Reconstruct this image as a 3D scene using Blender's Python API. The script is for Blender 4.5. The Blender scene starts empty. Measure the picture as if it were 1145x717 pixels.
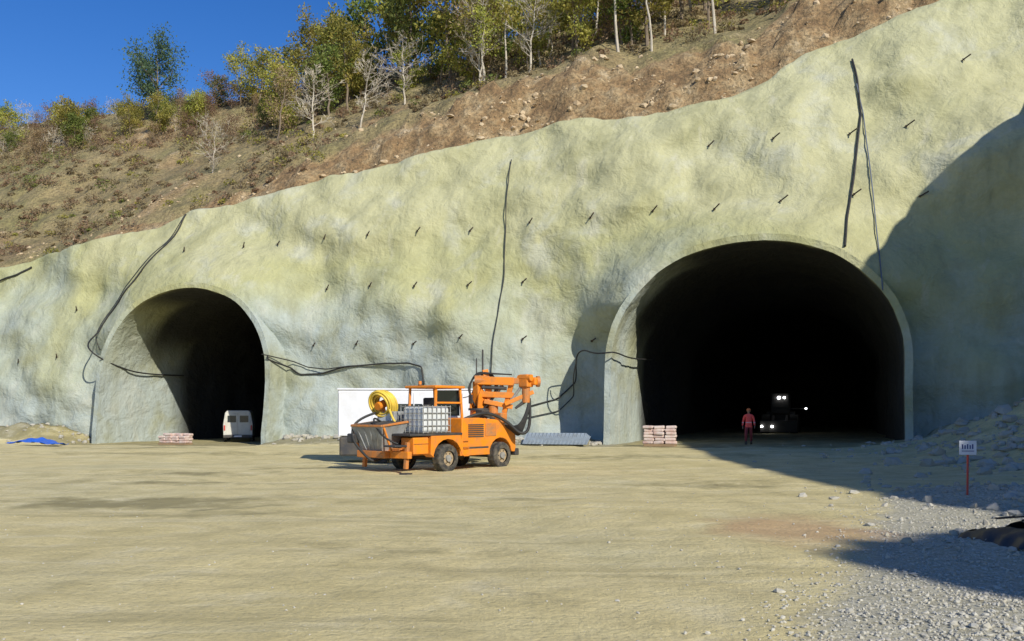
import bpy, math, random
import numpy as np
from mathutils import Vector, noise, Matrix
random.seed(7); np.random.seed(7)
S=bpy.context.scene
col=S.collection
# ------------------------------------------------------------------ helpers
def link(o,parent=None):
    col.objects.link(o)
    if parent is not None: o.parent=parent
    return o
def mesh_obj(name,v,f,mats=(),parent=None,smooth=False,mi=None):
    me=bpy.data.meshes.new(name); me.from_pydata([tuple(p) for p in v],[],f); me.update()
    for m in mats: me.materials.append(m)
    if mi is not None: me.polygons.foreach_set('material_index',mi)
    if smooth: me.polygons.foreach_set('use_smooth',[True]*len(me.polygons))
    return link(bpy.data.objects.new(name,me),parent)
def empty(name,loc=(0,0,0),rz=0):
    e=bpy.data.objects.new(name,None); e.location=loc; e.rotation_euler=(0,0,rz); e.empty_display_size=.3
    return link(e)
def box(name,lo,hi,mat,parent=None,bev=.02,rot=None):
    lo=Vector(lo);hi=Vector(hi);c=(lo+hi)/2;d=(hi-lo)/2
    v=[(x*d.x,y*d.y,z*d.z) for x in(-1,1) for y in(-1,1) for z in(-1,1)]
    f=[(0,1,3,2),(4,6,7,5),(0,4,5,1),(2,3,7,6),(0,2,6,4),(1,5,7,3)]
    o=mesh_obj(name,v,f,[mat],parent); o.location=c
    if rot: o.rotation_euler=rot
    if bev:
        b=o.modifiers.new('b','BEVEL'); b.width=bev; b.segments=2
    return o
def prism(name,pts,y0,y1,mat,parent=None,bev=.02):
    n=len(pts)
    v=[(x,y0,z) for x,z in pts]+[(x,y1,z) for x,z in pts]
    f=[tuple(range(n)),tuple(reversed(range(n,2*n)))]+[(i,i+n,(i+1)%n+n,(i+1)%n) for i in range(n)]
    o=mesh_obj(name,v,f,[mat],parent)
    if bev:
        b=o.modifiers.new('b','BEVEL'); b.width=bev; b.segments=2
    return o
def rod(name,p,q,r,mat,parent=None,seg=14,r2=None):
    p=Vector(p);q=Vector(q);d=q-p;L=d.length
    r2=r if r2 is None else r2
    R=d.to_track_quat('Z','Y').to_matrix()
    v=[];f=[]
    for k,(z,rr) in enumerate(((0,r),(L,r2))):
        for i in range(seg):
            a=2*math.pi*i/seg; v.append(p+R@Vector((rr*math.cos(a),rr*math.sin(a),z)))
    for i in range(seg): f.append((i,(i+1)%seg,(i+1)%seg+seg,i+seg))
    f.append(tuple(reversed(range(seg)))); f.append(tuple(range(seg,2*seg)))
    return mesh_obj(name,v,f,[mat],parent)
def beam(name,p,q,w,h,mat,parent=None,bev=.015):
    p=Vector(p);q=Vector(q);d=q-p
    o=box(name,(-w/2,-h/2,0),(w/2,h/2,d.length),mat,parent,bev)
    R=d.to_track_quat('Z','Y'); o.rotation_mode='QUATERNION'; o.rotation_quaternion=R
    o.location=(p+q)/2
    return o
def cable(name,pts,r,mat,parent=None,smooth=True):
    c=bpy.data.curves.new(name,'CURVE'); c.dimensions='3D'; c.bevel_depth=r; c.bevel_resolution=3
    sp=c.splines.new('NURBS' if smooth else 'POLY'); sp.points.add(len(pts)-1)
    for i,p in enumerate(pts): sp.points[i].co=(p[0],p[1],p[2],1)
    if smooth: sp.order_u=3; sp.use_endpoint_u=True; c.resolution_u=6
    c.materials.append(mat)
    return link(bpy.data.objects.new(name,c),parent)
def torus(name,c,R,r,axis,mat,parent=None,n=36,m=10):
    Q=Vector(axis).to_track_quat('Z','Y').to_matrix();c=Vector(c)
    v=[];f=[]
    for i in range(n):
        a=2*math.pi*i/n
        for j in range(m):
            b=2*math.pi*j/m
            v.append(c+Q@Vector(((R+r*math.cos(b))*math.cos(a),(R+r*math.cos(b))*math.sin(a),r*math.sin(b))))
    for i in range(n):
        for j in range(m):
            f.append((i*m+j,((i+1)%n)*m+j,((i+1)%n)*m+(j+1)%m,i*m+(j+1)%m))
    return mesh_obj(name,v,f,[mat],parent,smooth=True)
def sst(a,b,x):
    t=min(1,max(0,(x-a)/(b-a))); return t*t*(3-2*t)
def nz(x,y,z,s): return noise.noise(Vector((x*s,y*s,z*s)))
def fr(x,y,z,s,o=4): return noise.fractal(Vector((x*s,y*s,z*s)),1.0,2.0,o)
# ------------------------------------------------------------------ materials
class NT:
    def __init__(s,mat):
        s.m=mat; s.t=mat.node_tree; s.n=s.t.nodes; s.l=s.t.links
    def node(s,ty,**k):
        n=s.n.new(ty)
        for a,b in k.items(): setattr(n,a,b)
        return n
    def noise(s,vec,scale,detail=6,rough=.6,dist=0):
        n=s.n.new('ShaderNodeTexNoise'); n.inputs['Scale'].default_value=scale; n.inputs['Detail'].default_value=detail; n.inputs['Roughness'].default_value=rough; n.inputs['Distortion'].default_value=dist
        s.l.new(vec,n.inputs['Vector']); return n.outputs['Fac']
    def ramp(s,fac,stops,interp='LINEAR'):
        r=s.n.new('ShaderNodeValToRGB'); r.color_ramp.interpolation=interp
        e=r.color_ramp.elements
        while len(e)<len(stops): e.new(.5)
        for i,(p,c) in enumerate(stops):
            e[i].position=p; e[i].color=(c[0],c[1],c[2],1) if hasattr(c,'__len__') else (c,c,c,1)
        s.l.new(fac,r.inputs['Fac']); return r.outputs['Color']
    def mix(s,fac,a,b,mode='MIX'):
        n=s.n.new('ShaderNodeMix'); n.data_type='RGBA'; n.blend_type=mode
        for inp,val in ((n.inputs[0],fac),(n.inputs[6],a),(n.inputs[7],b)):
            if hasattr(val,'links') or isinstance(val,bpy.types.NodeSocket): s.l.new(val,inp)
            elif hasattr(val,'__len__'): inp.default_value=(val[0],val[1],val[2],1)
            else: inp.default_value=val
        return n.outputs[2]
    def math(s,op,a,b=0):
        n=s.n.new('ShaderNodeMath'); n.operation=op
        for inp,val in ((n.inputs[0],a),(n.inputs[1],b)):
            if isinstance(val,bpy.types.NodeSocket): s.l.new(val,inp)
            else: inp.default_value=val
        return n.outputs[0]
    def bump(s,h,strength,dist,prev=None):
        n=s.n.new('ShaderNodeBump'); n.inputs['Strength'].default_value=strength; n.inputs['Distance'].default_value=dist
        s.l.new(h,n.inputs['Height'])
        if prev is not None: s.l.new(prev,n.inputs['Normal'])
        return n.outputs['Normal']
def newmat(name):
    m=bpy.data.materials.new(name); m.use_nodes=True
    t=NT(m); t.b=t.n['Principled BSDF']; t.out=t.n['Material Output']
    return m,t
def simple(name,c,rough=.5,metal=0,dirt=.35,dirtc=(.16,.13,.08),scale=3,bump=0):
    m,t=newmat(name)
    tc=t.node('ShaderNodeNewGeometry').outputs['Position']
    f=t.noise(tc,scale,5,.7)
    r=t.ramp(f,[(.42,0.0),(.72,1.0)])
    k=t.math('MULTIPLY',r,dirt)
    f2=t.noise(tc,scale*.4,2)
    base=t.mix(f2,[x*.8 for x in c],[min(1,x*1.12) for x in c])
    c2=t.mix(k,base,dirtc)
    t.l.new(c2,t.b.inputs['Base Color']); t.b.inputs['Metallic'].default_value=metal
    rr=t.math('ADD',t.math('MULTIPLY',f,.3),rough-.1); t.l.new(rr,t.b.inputs['Roughness'])
    if bump: t.l.new(t.bump(t.noise(tc,scale*8,3),.4,bump),t.b.inputs['Normal'])
    return m
M_or=simple('orange_paint',(.85,.26,.012),.45,0,.6,(.28,.16,.08),3)
M_or2=simple('orange_paint_dusty',(.60,.2,.035),.6,0,.8,(.22,.17,.10),5)
M_yel=simple('yellow_hose_rubber',(.8,.56,.07),.5,0,.4)
M_blk=simple('black_rubber',(.018,.018,.018),.6,0,.3,(.1,.09,.07))
M_tyre=simple('tyre_rubber',(.03,.03,.03),.8,0,.8,(.2,.17,.12),5,.01)
M_grey=simple('grey_steel',(.34,.35,.35),.55,.1,.7)
M_dark=simple('dark_machinery',(.05,.05,.055),.55,.2,.5)
M_vdark=simple('dirty_dark_machine_paint',(.03,.025,.02),.7,0,.5,(.03,.025,.02))
M_white=simple('white_painted_metal',(.74,.76,.80),.4,0,.4,(.45,.41,.34),1.2)
M_cream=simple('dusty_white_paint',(.62,.60,.52),.5,0,.5,(.4,.34,.24),1.5)
M_ibc=simple('ibc_plastic',(.62,.65,.66),.35,0,.25,(.35,.33,.28),2)
M_red=simple('red_paint',(.55,.05,.03),.5)
M_blue=simple('blue_tarp_plastic',(.02,.12,.6),.4,0,.2,(.2,.2,.2),4)
M_btarp=simple('black_plastic_sheet',(.02,.022,.026),.45,0,.4,(.10,.09,.07),3)
M_bag=simple('cement_bag_paper',(.62,.52,.46),.8,0,.7,(.45,.2,.14),3,.01)
M_wood=simple('pallet_wood',(.3,.2,.11),.8)
M_bluegrey=simple('galvanised_sheet',(.33,.39,.44),.4,.3,.4)
M_bolt=simple('rusty_bolt_steel',(.07,.055,.045),.7,.2,.5,(.12,.06,.03))
M_bcable=simple('blue_grey_cable',(.12,.15,.2),.5)
M_skin=simple('skin',(.45,.27,.19),.6,0,.05)
M_hair=simple('hair',(.03,.02,.015),.7)
M_helm=simple('helmet_plastic',(.75,.2,.05),.35,0,.15)
M_boot=simple('boots',(.05,.04,.03),.7)
def glassdark():
    m,t=newmat('window_glass'); t.b.inputs['Base Color'].default_value=(.02,.03,.035,1); t.b.inputs['Roughness'].default_value=.08; return m
M_glass=glassdark()
def lampm():
    m,t=newmat('headlight_lens'); t.b.inputs['Emission Color'].default_value=(.9,.95,1,1); t.b.inputs['Emission Strength'].default_value=20; return m
M_lamp=lampm()

def shotcrete(name,painted_shade=False):
    m,t=newmat(name)
    g=t.node('ShaderNodeNewGeometry').outputs['Position']
    sep=t.node('ShaderNodeSeparateXYZ'); t.l.new(g,sep.inputs[0])
    z=sep.outputs['Z']
    big=t.noise(g,.085,3,.55,.3)
    med=t.noise(g,.33,4,.6,.4)
    fine=t.noise(g,5,5,.7)
    mp=t.node('ShaderNodeMapping'); mp.inputs['Scale'].default_value=(1,1,.16); t.l.new(g,mp.inputs['Vector'])
    streak=t.noise(mp.outputs[0],1.0,4,.6)
    zf=t.math('MULTIPLY',t.math('SUBTRACT',z,8.6),.075)
    f=t.math('ADD',t.math('ADD',zf,t.math('MULTIPLY',t.math('SUBTRACT',big,.5),2.6)),.5)
    c=t.ramp(f,[(.05,(.385,.435,.405)),(.4,(.40,.425,.30)),(.65,(.42,.415,.205)),(1,(.48,.465,.265))])
    c=t.mix(t.ramp(med,[(.5,0.0),(.7,.6)]),c,(.30,.29,.13))
    c=t.mix(t.ramp(med,[(.3,.6),(.45,0.0)]),c,(.51,.52,.43))
    c=t.mix(t.ramp(streak,[(.52,0.0),(.75,.5)]),c,(.24,.24,.14))
    c=t.mix(t.ramp(streak,[(.25,.5),(.4,0.0)]),c,(.57,.55,.42))
    c=t.mix(t.ramp(fine,[(.3,.35),(.7,0.0)]),c,t.mix(.5,c,(.16,.15,.08)))
    if painted_shade:
        at=t.node('ShaderNodeAttribute'); at.attribute_name='painted_shade'
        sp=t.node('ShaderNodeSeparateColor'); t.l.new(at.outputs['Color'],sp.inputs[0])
        c=t.mix(t.math('MULTIPLY',sp.outputs[0],.97),c,(.016,.015,.014))  # interior shade of the tunnel is mixed into the lining colour
    t.l.new(c,t.b.inputs['Base Color']); t.b.inputs['Roughness'].default_value=.9
    b1=t.bump(t.noise(g,.9,5,.6,.3),.7,.35); b2=t.bump(t.noise(g,7,4,.65),.5,.035,b1)
    t.l.new(b2,t.b.inputs['Normal'])
    return m
M_shot=shotcrete('shotcrete')
M_lin=shotcrete('shotcrete_lining',painted_shade=True)

def groundmat():
    m,t=newmat('packed_dirt')
    g=t.node('ShaderNodeNewGeometry').outputs['Position']
    at=t.node('ShaderNodeAttribute'); at.attribute_name='zones'
    sep=t.node('ShaderNodeSeparateColor'); t.l.new(at.outputs['Color'],sep.inputs[0])
    big=t.noise(g,.12,3,.6); med=t.noise(g,.9,5,.65); fine=t.noise(g,14,5,.75); vf=t.noise(g,60,3,.7)
    c=t.ramp(big,[(.3,(.56,.47,.215)),(.5,(.68,.575,.29)),(.7,(.58,.52,.29))])
    c=t.mix(t.ramp(med,[(.48,0.0),(.68,.55)]),c,(.43,.36,.16))
    c=t.mix(t.ramp(med,[(.3,.6),(.45,0.0)]),c,(.74,.66,.42))
    for rot,sc in ((.25,1.0),(-.5,.8)):
        mp=t.node('ShaderNodeMapping'); mp.inputs['Scale'].default_value=(.09,1.7,1); mp.inputs['Rotation'].default_value=(0,0,rot); t.l.new(g,mp.inputs['Vector'])
        tr=t.noise(mp.outputs[0],sc,5,.65)
        c=t.mix(t.ramp(tr,[(.56,0.0),(.66,.42)]),c,(.40,.34,.16))
        c=t.mix(t.ramp(tr,[(.34,.35),(.42,0.0)]),c,(.72,.65,.42))
    # tyre tracks: pairs of broad arcs pressed in the dirt, broken up by noise
    sx=t.node('ShaderNodeSeparateXYZ'); t.l.new(g,sx.inputs[0])
    tracks=None
    warp=t.math('MULTIPLY',t.math('SUBTRACT',t.noise(g,.25,2),.5),1.2)
    for (cx,cy,R) in ((-30,-14,38.0),(-30,-14,39.9),(-14,62,41),(-14,62,42.9),(-60,5,66),(-60,5,67.9)):
        dx=t.math('SUBTRACT',sx.outputs[0],cx); dy=t.math('SUBTRACT',sx.outputs[1],cy)
        d=t.math('SQRT',t.math('ADD',t.math('MULTIPLY',dx,dx),t.math('MULTIPLY',dy,dy)))
        d=t.math('ABSOLUTE',t.math('ADD',t.math('SUBTRACT',d,R),warp))
        k=t.ramp(d,[(.12,1.0),(.26,0.0)])
        tracks=k if tracks is None else t.math('MAXIMUM',tracks,k)
    lug=t.math('MULTIPLY',tracks,t.ramp(t.noise(g,2.2,4,.7),[(.44,.0),(.66,.4)]))
    c=t.mix(lug,c,(.35,.29,.14))
    gv=t.mix(t.ramp(fine,[(.35,0.0),(.65,1.0)]),(.28,.27,.21),(.56,.54,.45))
    rag=t.math('SUBTRACT',med,.5)
    c=t.mix(t.math('MULTIPLY',t.ramp(t.math('ADD',sep.outputs[0],rag),[(.3,0.0),(.65,1.0)]),.85),c,gv)
    c=t.mix(t.math('MULTIPLY',t.ramp(t.math('ADD',sep.outputs[1],t.math('MULTIPLY',rag,1.6)),[(.3,0.0),(.8,1.0)]),.8),c,(.22,.19,.08))
    c=t.mix(t.math('MULTIPLY',t.ramp(t.math('ADD',sep.outputs[2],rag),[(.3,0.0),(.8,1.0)]),.6),c,(.50,.28,.15))
    c=t.mix(t.ramp(fine,[(.3,.5),(.55,0.0)]),c,(.30,.26,.13))
    c=t.mix(t.ramp(vf,[(.6,0.0),(.78,.4)]),c,(.74,.70,.54))
    t.l.new(c,t.b.inputs['Base Color']); t.b.inputs['Roughness'].default_value=.95
    b1=t.bump(med,.7,.15); b2=t.bump(fine,.8,.04,b1); b3=t.bump(vf,.6,.014,b2); t.l.new(b3,t.b.inputs['Normal'])
    return m
M_ground=groundmat()
def hillmat():
    m,t=newmat('hillside_soil_and_dry_grass')
    g=t.node('ShaderNodeNewGeometry').outputs['Position']
    at=t.node('ShaderNodeAttribute'); at.attribute_name='zones'
    sep=t.node('ShaderNodeSeparateColor'); t.l.new(at.outputs['Color'],sep.inputs[0])
    big=t.noise(g,.12,3,.6); med=t.noise(g,.6,5,.65); fine=t.noise(g,4,5,.75)
    grass=t.ramp(big,[(.3,(.30,.215,.10)),(.5,(.38,.30,.14)),(.7,(.27,.25,.09))])
    grass=t.mix(t.ramp(med,[(.5,0.0),(.65,.7)]),grass,(.17,.15,.065))
    grass=t.mix(t.ramp(med,[(.3,.6),(.45,0.0)]),grass,(.46,.37,.21))
    bank=t.ramp(med,[(.3,(.20,.12,.055)),(.46,(.38,.24,.11)),(.6,(.50,.36,.19)),(.75,(.64,.53,.36))])
    c=t.mix(t.ramp(t.math('ADD',sep.outputs[0],t.math('SUBTRACT',med,.5)),[(.35,0.0),(.6,1.0)]),grass,bank)
    c=t.mix(t.ramp(fine,[(.35,.8),(.6,0.0)]),c,(.09,.07,.035))
    t.l.new(c,t.b.inputs['Base Color']); t.b.inputs['Roughness'].default_value=.95
    b1=t.bump(med,.8,.6); b2=t.bump(fine,.9,.2,b1); t.l.new(b2,t.b.inputs['Normal'])
    return m
M_hill=hillmat()
def leafmat(name,c1,c2,c3):
    m,t=newmat(name)
    g=t.node('ShaderNodeNewGeometry').outputs['Position']
    oi=t.node('ShaderNodeObjectInfo').outputs['Random']
    a=t.noise(g,.9,3); b=t.noise(g,7,1)
    c=t.ramp(a,[(.35,c1),(.5,c2),(.68,c3)])
    c=t.mix(t.ramp(b,[(.35,.5),(.6,0.0)]),c,[x*.4 for x in c1])
    hs=t.node('ShaderNodeHueSaturation'); t.l.new(c,hs.inputs['Color']); hs.inputs['Saturation'].default_value=.92
    t.l.new(t.math('ADD',t.math('MULTIPLY',oi,.05),.475),hs.inputs['Hue'])
    t.l.new(t.math('ADD',t.math('MULTIPLY',oi,.6),.8),hs.inputs['Value'])
    t.l.new(hs.outputs[0],t.b.inputs['Base Color']); t.b.inputs['Roughness'].default_value=.7
    tr=t.node('ShaderNodeBsdfTranslucent'); t.l.new(hs.outputs[0],tr.inputs[0])
    mx=t.node('ShaderNodeMixShader'); mx.inputs[0].default_value=.4
    t.l.new(t.b.outputs[0],mx.inputs[1]); t.l.new(tr.outputs[0],mx.inputs[2]); t.l.new(mx.outputs[0],t.out.inputs[0])
    return m
M_lyg=leafmat('yellow_green_leaves',(.24,.26,.03),(.40,.38,.04),(.52,.42,.06))
M_lgr=leafmat('green_leaves',(.11,.16,.02),(.20,.26,.035),(.30,.31,.05))
M_ldk=leafmat('dark_leaves',(.06,.10,.05),(.09,.14,.06),(.13,.17,.06))
M_lru=leafmat('rust_leaves',(.24,.15,.07),(.35,.225,.11),(.44,.31,.15))
M_lol=leafmat('olive_brown_leaves',(.22,.17,.07),(.33,.26,.11),(.40,.33,.15))
M_bark=simple('bark',(.22,.17,.12),.9,0,.4,(.09,.07,.05),3)
M_barkp=simple('pale_bark',(.55,.49,.39),.9,0,.4,(.2,.16,.12),3)
M_stone=simple('broken_stone',(.42,.40,.34),.9,0,.6,(.30,.25,.15),1.3,.02)
M_gravel=simple('gravel_stone',(.50,.48,.41),.9,0,.6,(.30,.26,.18),9)
M_hrock=simple('hillside_rock',(.56,.44,.28),.9,0,.6,(.34,.21,.10),1.3,.05)

# ------------------------------------------------------------------ site frame
TH=math.radians(20); ES=(math.cos(TH),-math.sin(TH)); AX=(math.sin(TH),math.cos(TH)); O=(12.1,43.1)
def W(s,b,z): return (O[0]+ES[0]*s+AX[0]*b, O[1]+ES[1]*s+AX[1]*b, z)
def toSB(x,y):
    dx=x-O[0];dy=y-O[1]; return dx*ES[0]+dy*ES[1], dx*AX[0]+dy*AX[1]
TUN=[dict(c=-.54,hw=7.0,z0=4.2,top=10.4),dict(c=-35.2,hw=6.35,z0=3.7,top=9.7)]
PW=2.15
def sdf(T,s,z):
    ds=s-T['c']
    if z<=T['z0']: return abs(ds)-T['hw']
    H=T['top']-T['z0']; dz=z-T['z0']
    r=(abs(ds/T['hw'])**PW+abs(dz/H)**PW)**(1/PW)
    L=math.hypot(ds,dz)
    if L<1e-6: return -H
    return L*(1-1/r)
def push(T,s,z,off):
    ds=s-T['c']
    if z<=T['z0']: return T['c']+math.copysign(T['hw']+off,ds),z
    H=T['top']-T['z0']; dz=z-T['z0']; L=max(math.hypot(ds,dz),1e-6)
    r=max((abs(ds/T['hw'])**PW+abs(dz/H)**PW)**(1/PW),1e-6)
    k=(L/r+off)/L
    return T['c']+ds*k,T['z0']+dz*k
def bf(z): return .1*max(z,0)
def wall_b(s,z):
    zz=max(z,0)
    b=1.7+.05*zz+.012*zz*zz
    x,y=s,zz
    b+=1.3*nz(x,y*1.3,3.1,.09)+.85*nz(x,y*1.5,8.2,.2)+.36*nz(x,y*1.2,1.7,.5)+.10*fr(x,y,5.5,1.1,3)
    b-=.8*math.exp(-((zz-13.8)/2.2)**2)*sst(-16,-4,s)      # brow over the large portal
    g=math.exp(-((s+9.2)/2.4)**2)*(1-sst(5.8,8.8,zz))      # recess beside the large portal
    b=b*(1-.85*g)+.85*g*(3.9+.05*zz)
    for T in TUN:
        d=max(sdf(T,s,z),0)
        lo=(T['z0']+1.3,T['z0']+3.6) if s<T['c'] else (T['z0']+.8,T['z0']+4.3)
        w=sst(lo[0],lo[1],zz)*math.exp(-(d/2.6)**2)
        b=b*(1-w)+w*(bf(zz)+.22+.05*nz(x,y,9,1.1))
        if d<.4 : b=max(b,bf(zz)+.12)
    return b
ZT=[(-130,13),(-75,12.2),(-60,12.2),(-54.9,12.7),(-44,14.3),(-39.2,15.5),(-34,16.3),(-29.4,17),(-25,17.6),(-21.2,18.1),(-16.2,19.1),(-11,19.5),(-5.6,19.3),(-3,19.7),(-.1,21),(1.75,22.4),(4.7,23.7),(9.5,25.4),(15,27),(30,30),(90,33)]
def ztop(s):
    return float(np.interp(s,[a for a,_ in ZT],[b for _,b in ZT]))+.35*nz(s,0,0,.3)+.14*nz(s,4,0,1.2)
# ------------------------------------------------------------------ shotcrete wall
ss=np.arange(-84,30,.33); nq=84; lip=[(.35,.12),(.8,.15),(1.3,-.05),(2.0,-.5),(2.6,-1.2)]
V=[];SZ=[];F=[]
for s in ss:
    zt=ztop(s)
    for j in range(nq+1):
        z=-.6+(zt+.6)*j/nq
        SZ.append((s,z)); V.append(None)
    for (dr,dz) in lip: SZ.append((s,zt+dz)); V.append(('L',dr))
ncol=nq+1+len(lip)
keepd=[min(sdf(T,s,z) for T in TUN)-.2 for s,z in SZ]
pos=[]
for i,(s,z) in enumerate(SZ):
    if V[i] is None:
        if keepd[i]<0:
            for T in TUN:
                if sdf(T,s,z)<.2: s,z=push(T,s,z,.2)
        pos.append(W(s,wall_b(s,z),z))
    else:
        zt=ztop(s); k=V[i][1]
        pos.append(W(s,wall_b(s,zt)+k*(1+.5*nz(s,k,0,.8)),z+.12*nz(s,k,3,1.2)))
for a in range(len(ss)-1):
    for j in range(ncol-1):
        q=(a*ncol+j,(a+1)*ncol+j,(a+1)*ncol+j+1,a*ncol+j+1)
        if j<nq and all(keepd[k]<0 for k in q): continue
        F.append(q)
mesh_obj('shotcrete_retaining_wall',pos,F,[M_shot],smooth=True)
# ------------------------------------------------------------------ tunnels
for T in TUN:
    prof=[]
    for z in (-.6,.6,1.8,3.0): prof.append((T['c']-T['hw'],z))
    N=40
    for i in range(N+1):
        a=math.pi-math.pi*i/N
        cx=math.copysign(abs(math.cos(a))**(2/PW),math.cos(a)); sy=abs(math.sin(a))**(2/PW)
        prof.append((T['c']+T['hw']*cx,T['z0']+(T['top']-T['z0'])*sy))
    for z in (3.0,1.8,.6,-.6): prof.append((T['c']+T['hw'],z))
    n=len(prof)
    def ring(off,bfun,amp):
        r=[]
        for s,z in prof:
            ds=s-T['c'];dz=max(z-T['z0'],0);L=math.hypot(ds,dz)
            b=bfun(z); o=off+amp*(nz(s,z,b,.5)+.5*nz(s,z,b,1.5))
            r.append(W(s+ds/L*o,b,z+dz/L*o))
        return r
    rim=lambda z: bf(z)+.07*nz(z,0,T['c'],1.3)
    rows=[];painted_shade=[];brk=set()
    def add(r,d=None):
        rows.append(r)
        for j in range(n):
            if d is None: painted_shade.append(0.0)
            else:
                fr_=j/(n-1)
                k=sst(.27,.42,fr_)*sst(.0,.5,d)  # painted shade: roof and right side, starting just behind the rim
                k=max(k,sst(6.5,9,d),sst(2.5,5.0,d)*sst(4.5,7.5,prof[j][1]))  # painted shade: deep part of the bore and upper left wall
                painted_shade.append(k)
    add(ring(.36,lambda z:bf(z)+6,0)); add(ring(.36,lambda z:bf(z)+2,.05)); add(ring(.36,lambda z:bf(z)+.8,.06)); add(ring(.34,rim,.06))
    brk.add(3)
    add(ring(.34,rim,.06)); add(ring(0,rim,.06))
    brk.add(5)
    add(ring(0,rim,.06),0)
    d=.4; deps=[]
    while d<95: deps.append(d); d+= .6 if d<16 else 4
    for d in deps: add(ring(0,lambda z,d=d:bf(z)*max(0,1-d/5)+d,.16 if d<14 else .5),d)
    v=[p for r in rows for p in r]; f=[]
    for i in range(len(rows)-1):
        if i in brk: continue
        for j in range(n-1): f.append((i*n+j,i*n+j+1,(i+1)*n+j+1,(i+1)*n+j))
    f.append(tuple((len(rows)-1)*n+j for j in range(n)))
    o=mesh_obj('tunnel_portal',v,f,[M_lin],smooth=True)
    ca=o.data.color_attributes.new('painted_shade','FLOAT_COLOR','POINT'); ca.data.foreach_set('color',[x for k in painted_shade for x in (k,k,k,1)])
# ------------------------------------------------------------------ hill
def bankh(s): return float(np.interp(s,[-60,-45,-28,-12,0,10,30],[.3,.6,1.9,3.4,3.6,3.2,3]))
def slope(s): return float(np.interp(s,[-60,-40,-15,10],[.72,.70,.60,.56]))
def Rc(s): return float(np.interp(s,[-100,-60,-45,-30,-15,0,20],[38,35,30,25,30,38,45]))
def hill_z(s,r):
    R=Rc(s); m=slope(s)
    z=m*r if r<=R else m*R+m*7*(1-math.exp(-(r-R)/7))-.12*(r-R)
    z+=bankh(s)*(1-math.exp(-r/2.2))
    a=sst(0,4,r)
    z+=a*(1.3*nz(s,r,2,.07)+.6*nz(s,r,4,.2)+.22*fr(s,r,6,.7,3))
    bk=math.exp(-((r-2.8)/3.2)**2)*sst(-50,-25,s)
    q=.9*abs(fr(s,r*1.4,1,.45,4))+.5*abs(fr(s,r,8,1.3,4))+.5*nz(s*1.3,r*.5,3,.5)
    q=.65*q+.35*(math.floor(q*3.2)/3.2)
    z+=bk*(1.25*q-.35)
    return ztop(s)-.45+z
def hill_b(s,r): return wall_b(s,ztop(s))+.9+r
def hillP(s,r): return W(s,hill_b(s,r),hill_z(s,r))
hs=np.concatenate([np.arange(-150,-84,2.0),np.arange(-84,-40,.5),np.arange(-40,26,.35),np.arange(26,100,2.5)])
hr=np.concatenate([np.arange(0,11,.28),np.arange(11,50,.8),np.arange(50,110,4),[130,170,230,320]])
v=[hillP(s,r) for s in hs for r in hr]; n=len(hr)
f=[(i*n+j,(i+1)*n+j,(i+1)*n+j+1,i*n+j+1) for i in range(len(hs)-1) for j in range(n-1)]
hill=mesh_obj('hill',v,f,[M_hill],smooth=True)
ca=hill.data.color_attributes.new('zones','FLOAT_COLOR','POINT')
cc=[]
for s in hs:
    for r in hr:
        w=float(np.interp(s,[-55,-40,-25,-10,20],[1.0,1.8,3.2,4.4,5.5]))*(1+.5*nz(s,0,0,.25))
        k=1-sst(w*.7,w*1.5,r)
        p=.55*sst(.15,.45,nz(s,r,31,.12)) if s<-25 else 0
        cc+= [max(k,p),0,0,1]
ca.data.foreach_set('color',cc)
# ------------------------------------------------------------------ side hill on the right (east cut, casts the big shadow)
def ridge(y): return float(np.interp(y,[-90,-60,-34,-28.6,-27.2,-24,-21.5,-15.5,-13,-5,10.5,20,30,37,45,60],[8,14,18,19,29.5,28.4,26.8,23.2,24.2,24.6,24.2,23.2,22.0,21.6,23,26]))
ys=np.arange(-90,52,.7); prf=[(0,0),(.6,.12),(1.6,.34),(2.6,.55),(3.6,.74),(4.6,.9),(5.5,1.0),(7,.99),(12,1.0),(25,1.02),(60,.9),(200,.4)]
v=[];
for y in ys:
    xt=22.5+max(0,(y-34))*.3
    for (dx,hz) in prf:
        a=(.8*nz(dx,y,3,.25)+.3*nz(dx,y,9,.8)) if 0<dx<5.4 else 0
        v.append((xt+dx+a,y,-.5+(ridge(y)+.5)*hz+(.4*nz(dx,y,1,.7) if hz>.9 else 0)))
n=len(prf)
f=[(i*n+j,i*n+j+1,(i+1)*n+j+1,(i+1)*n+j) for i in range(len(ys)-1) for j in range(n-1)]
sh=mesh_obj('rock_cut_slope',v,f,[M_shot],smooth=True)
# ------------------------------------------------------------------ ground
def gz(x,y):
    s,b=toSB(x,y)
    k=sst(-14,0,b)
    z=k*float(np.interp(s,[-60,-35,-.5,10],[-.2,-.2,.22,.3]))
    if y<60 and abs(x)<60:
        z+=.06*nz(x,y,0,.3)+.035*nz(x,y,0,1.1)*(1-.5*k)
        tx=x*.97+y*.24
        z+=.02*math.sin(tx*1.0+3*nz(x,y,5,.1))*sst(6,12,y)
        inside=any(abs(s-T['c'])<T['hw']+1.2 for T in TUN)
        if -3.5<b<5 and not inside:
            h=1.3*sst(-42,-47,s)+.45*(sst(-29,-27,s)*(1-sst(-19,-15,s)))+.25*sst(-20,-14,s)
            z+=h*sst(-3.2,.8,b)*(1+.5*nz(x,y,7,.7))
        m=math.exp(-(((x-22.5)/4.2)**2+((y-31)/8.5)**2))
        z+=3.3*m*(1+.35*nz(x,y,3,.6))
        z+=.4*math.exp(-(((x-11.5)/2.2)**2+((y-17.5)/3.2)**2))*(1+.6*nz(x,y,3,1.5))
        z+=.22*math.exp(-(((x-8.6)/2.4)**2+((y-12.2)/1.3)**2))*(1+.7*nz(x,y,3,1.7))
    return z
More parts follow.
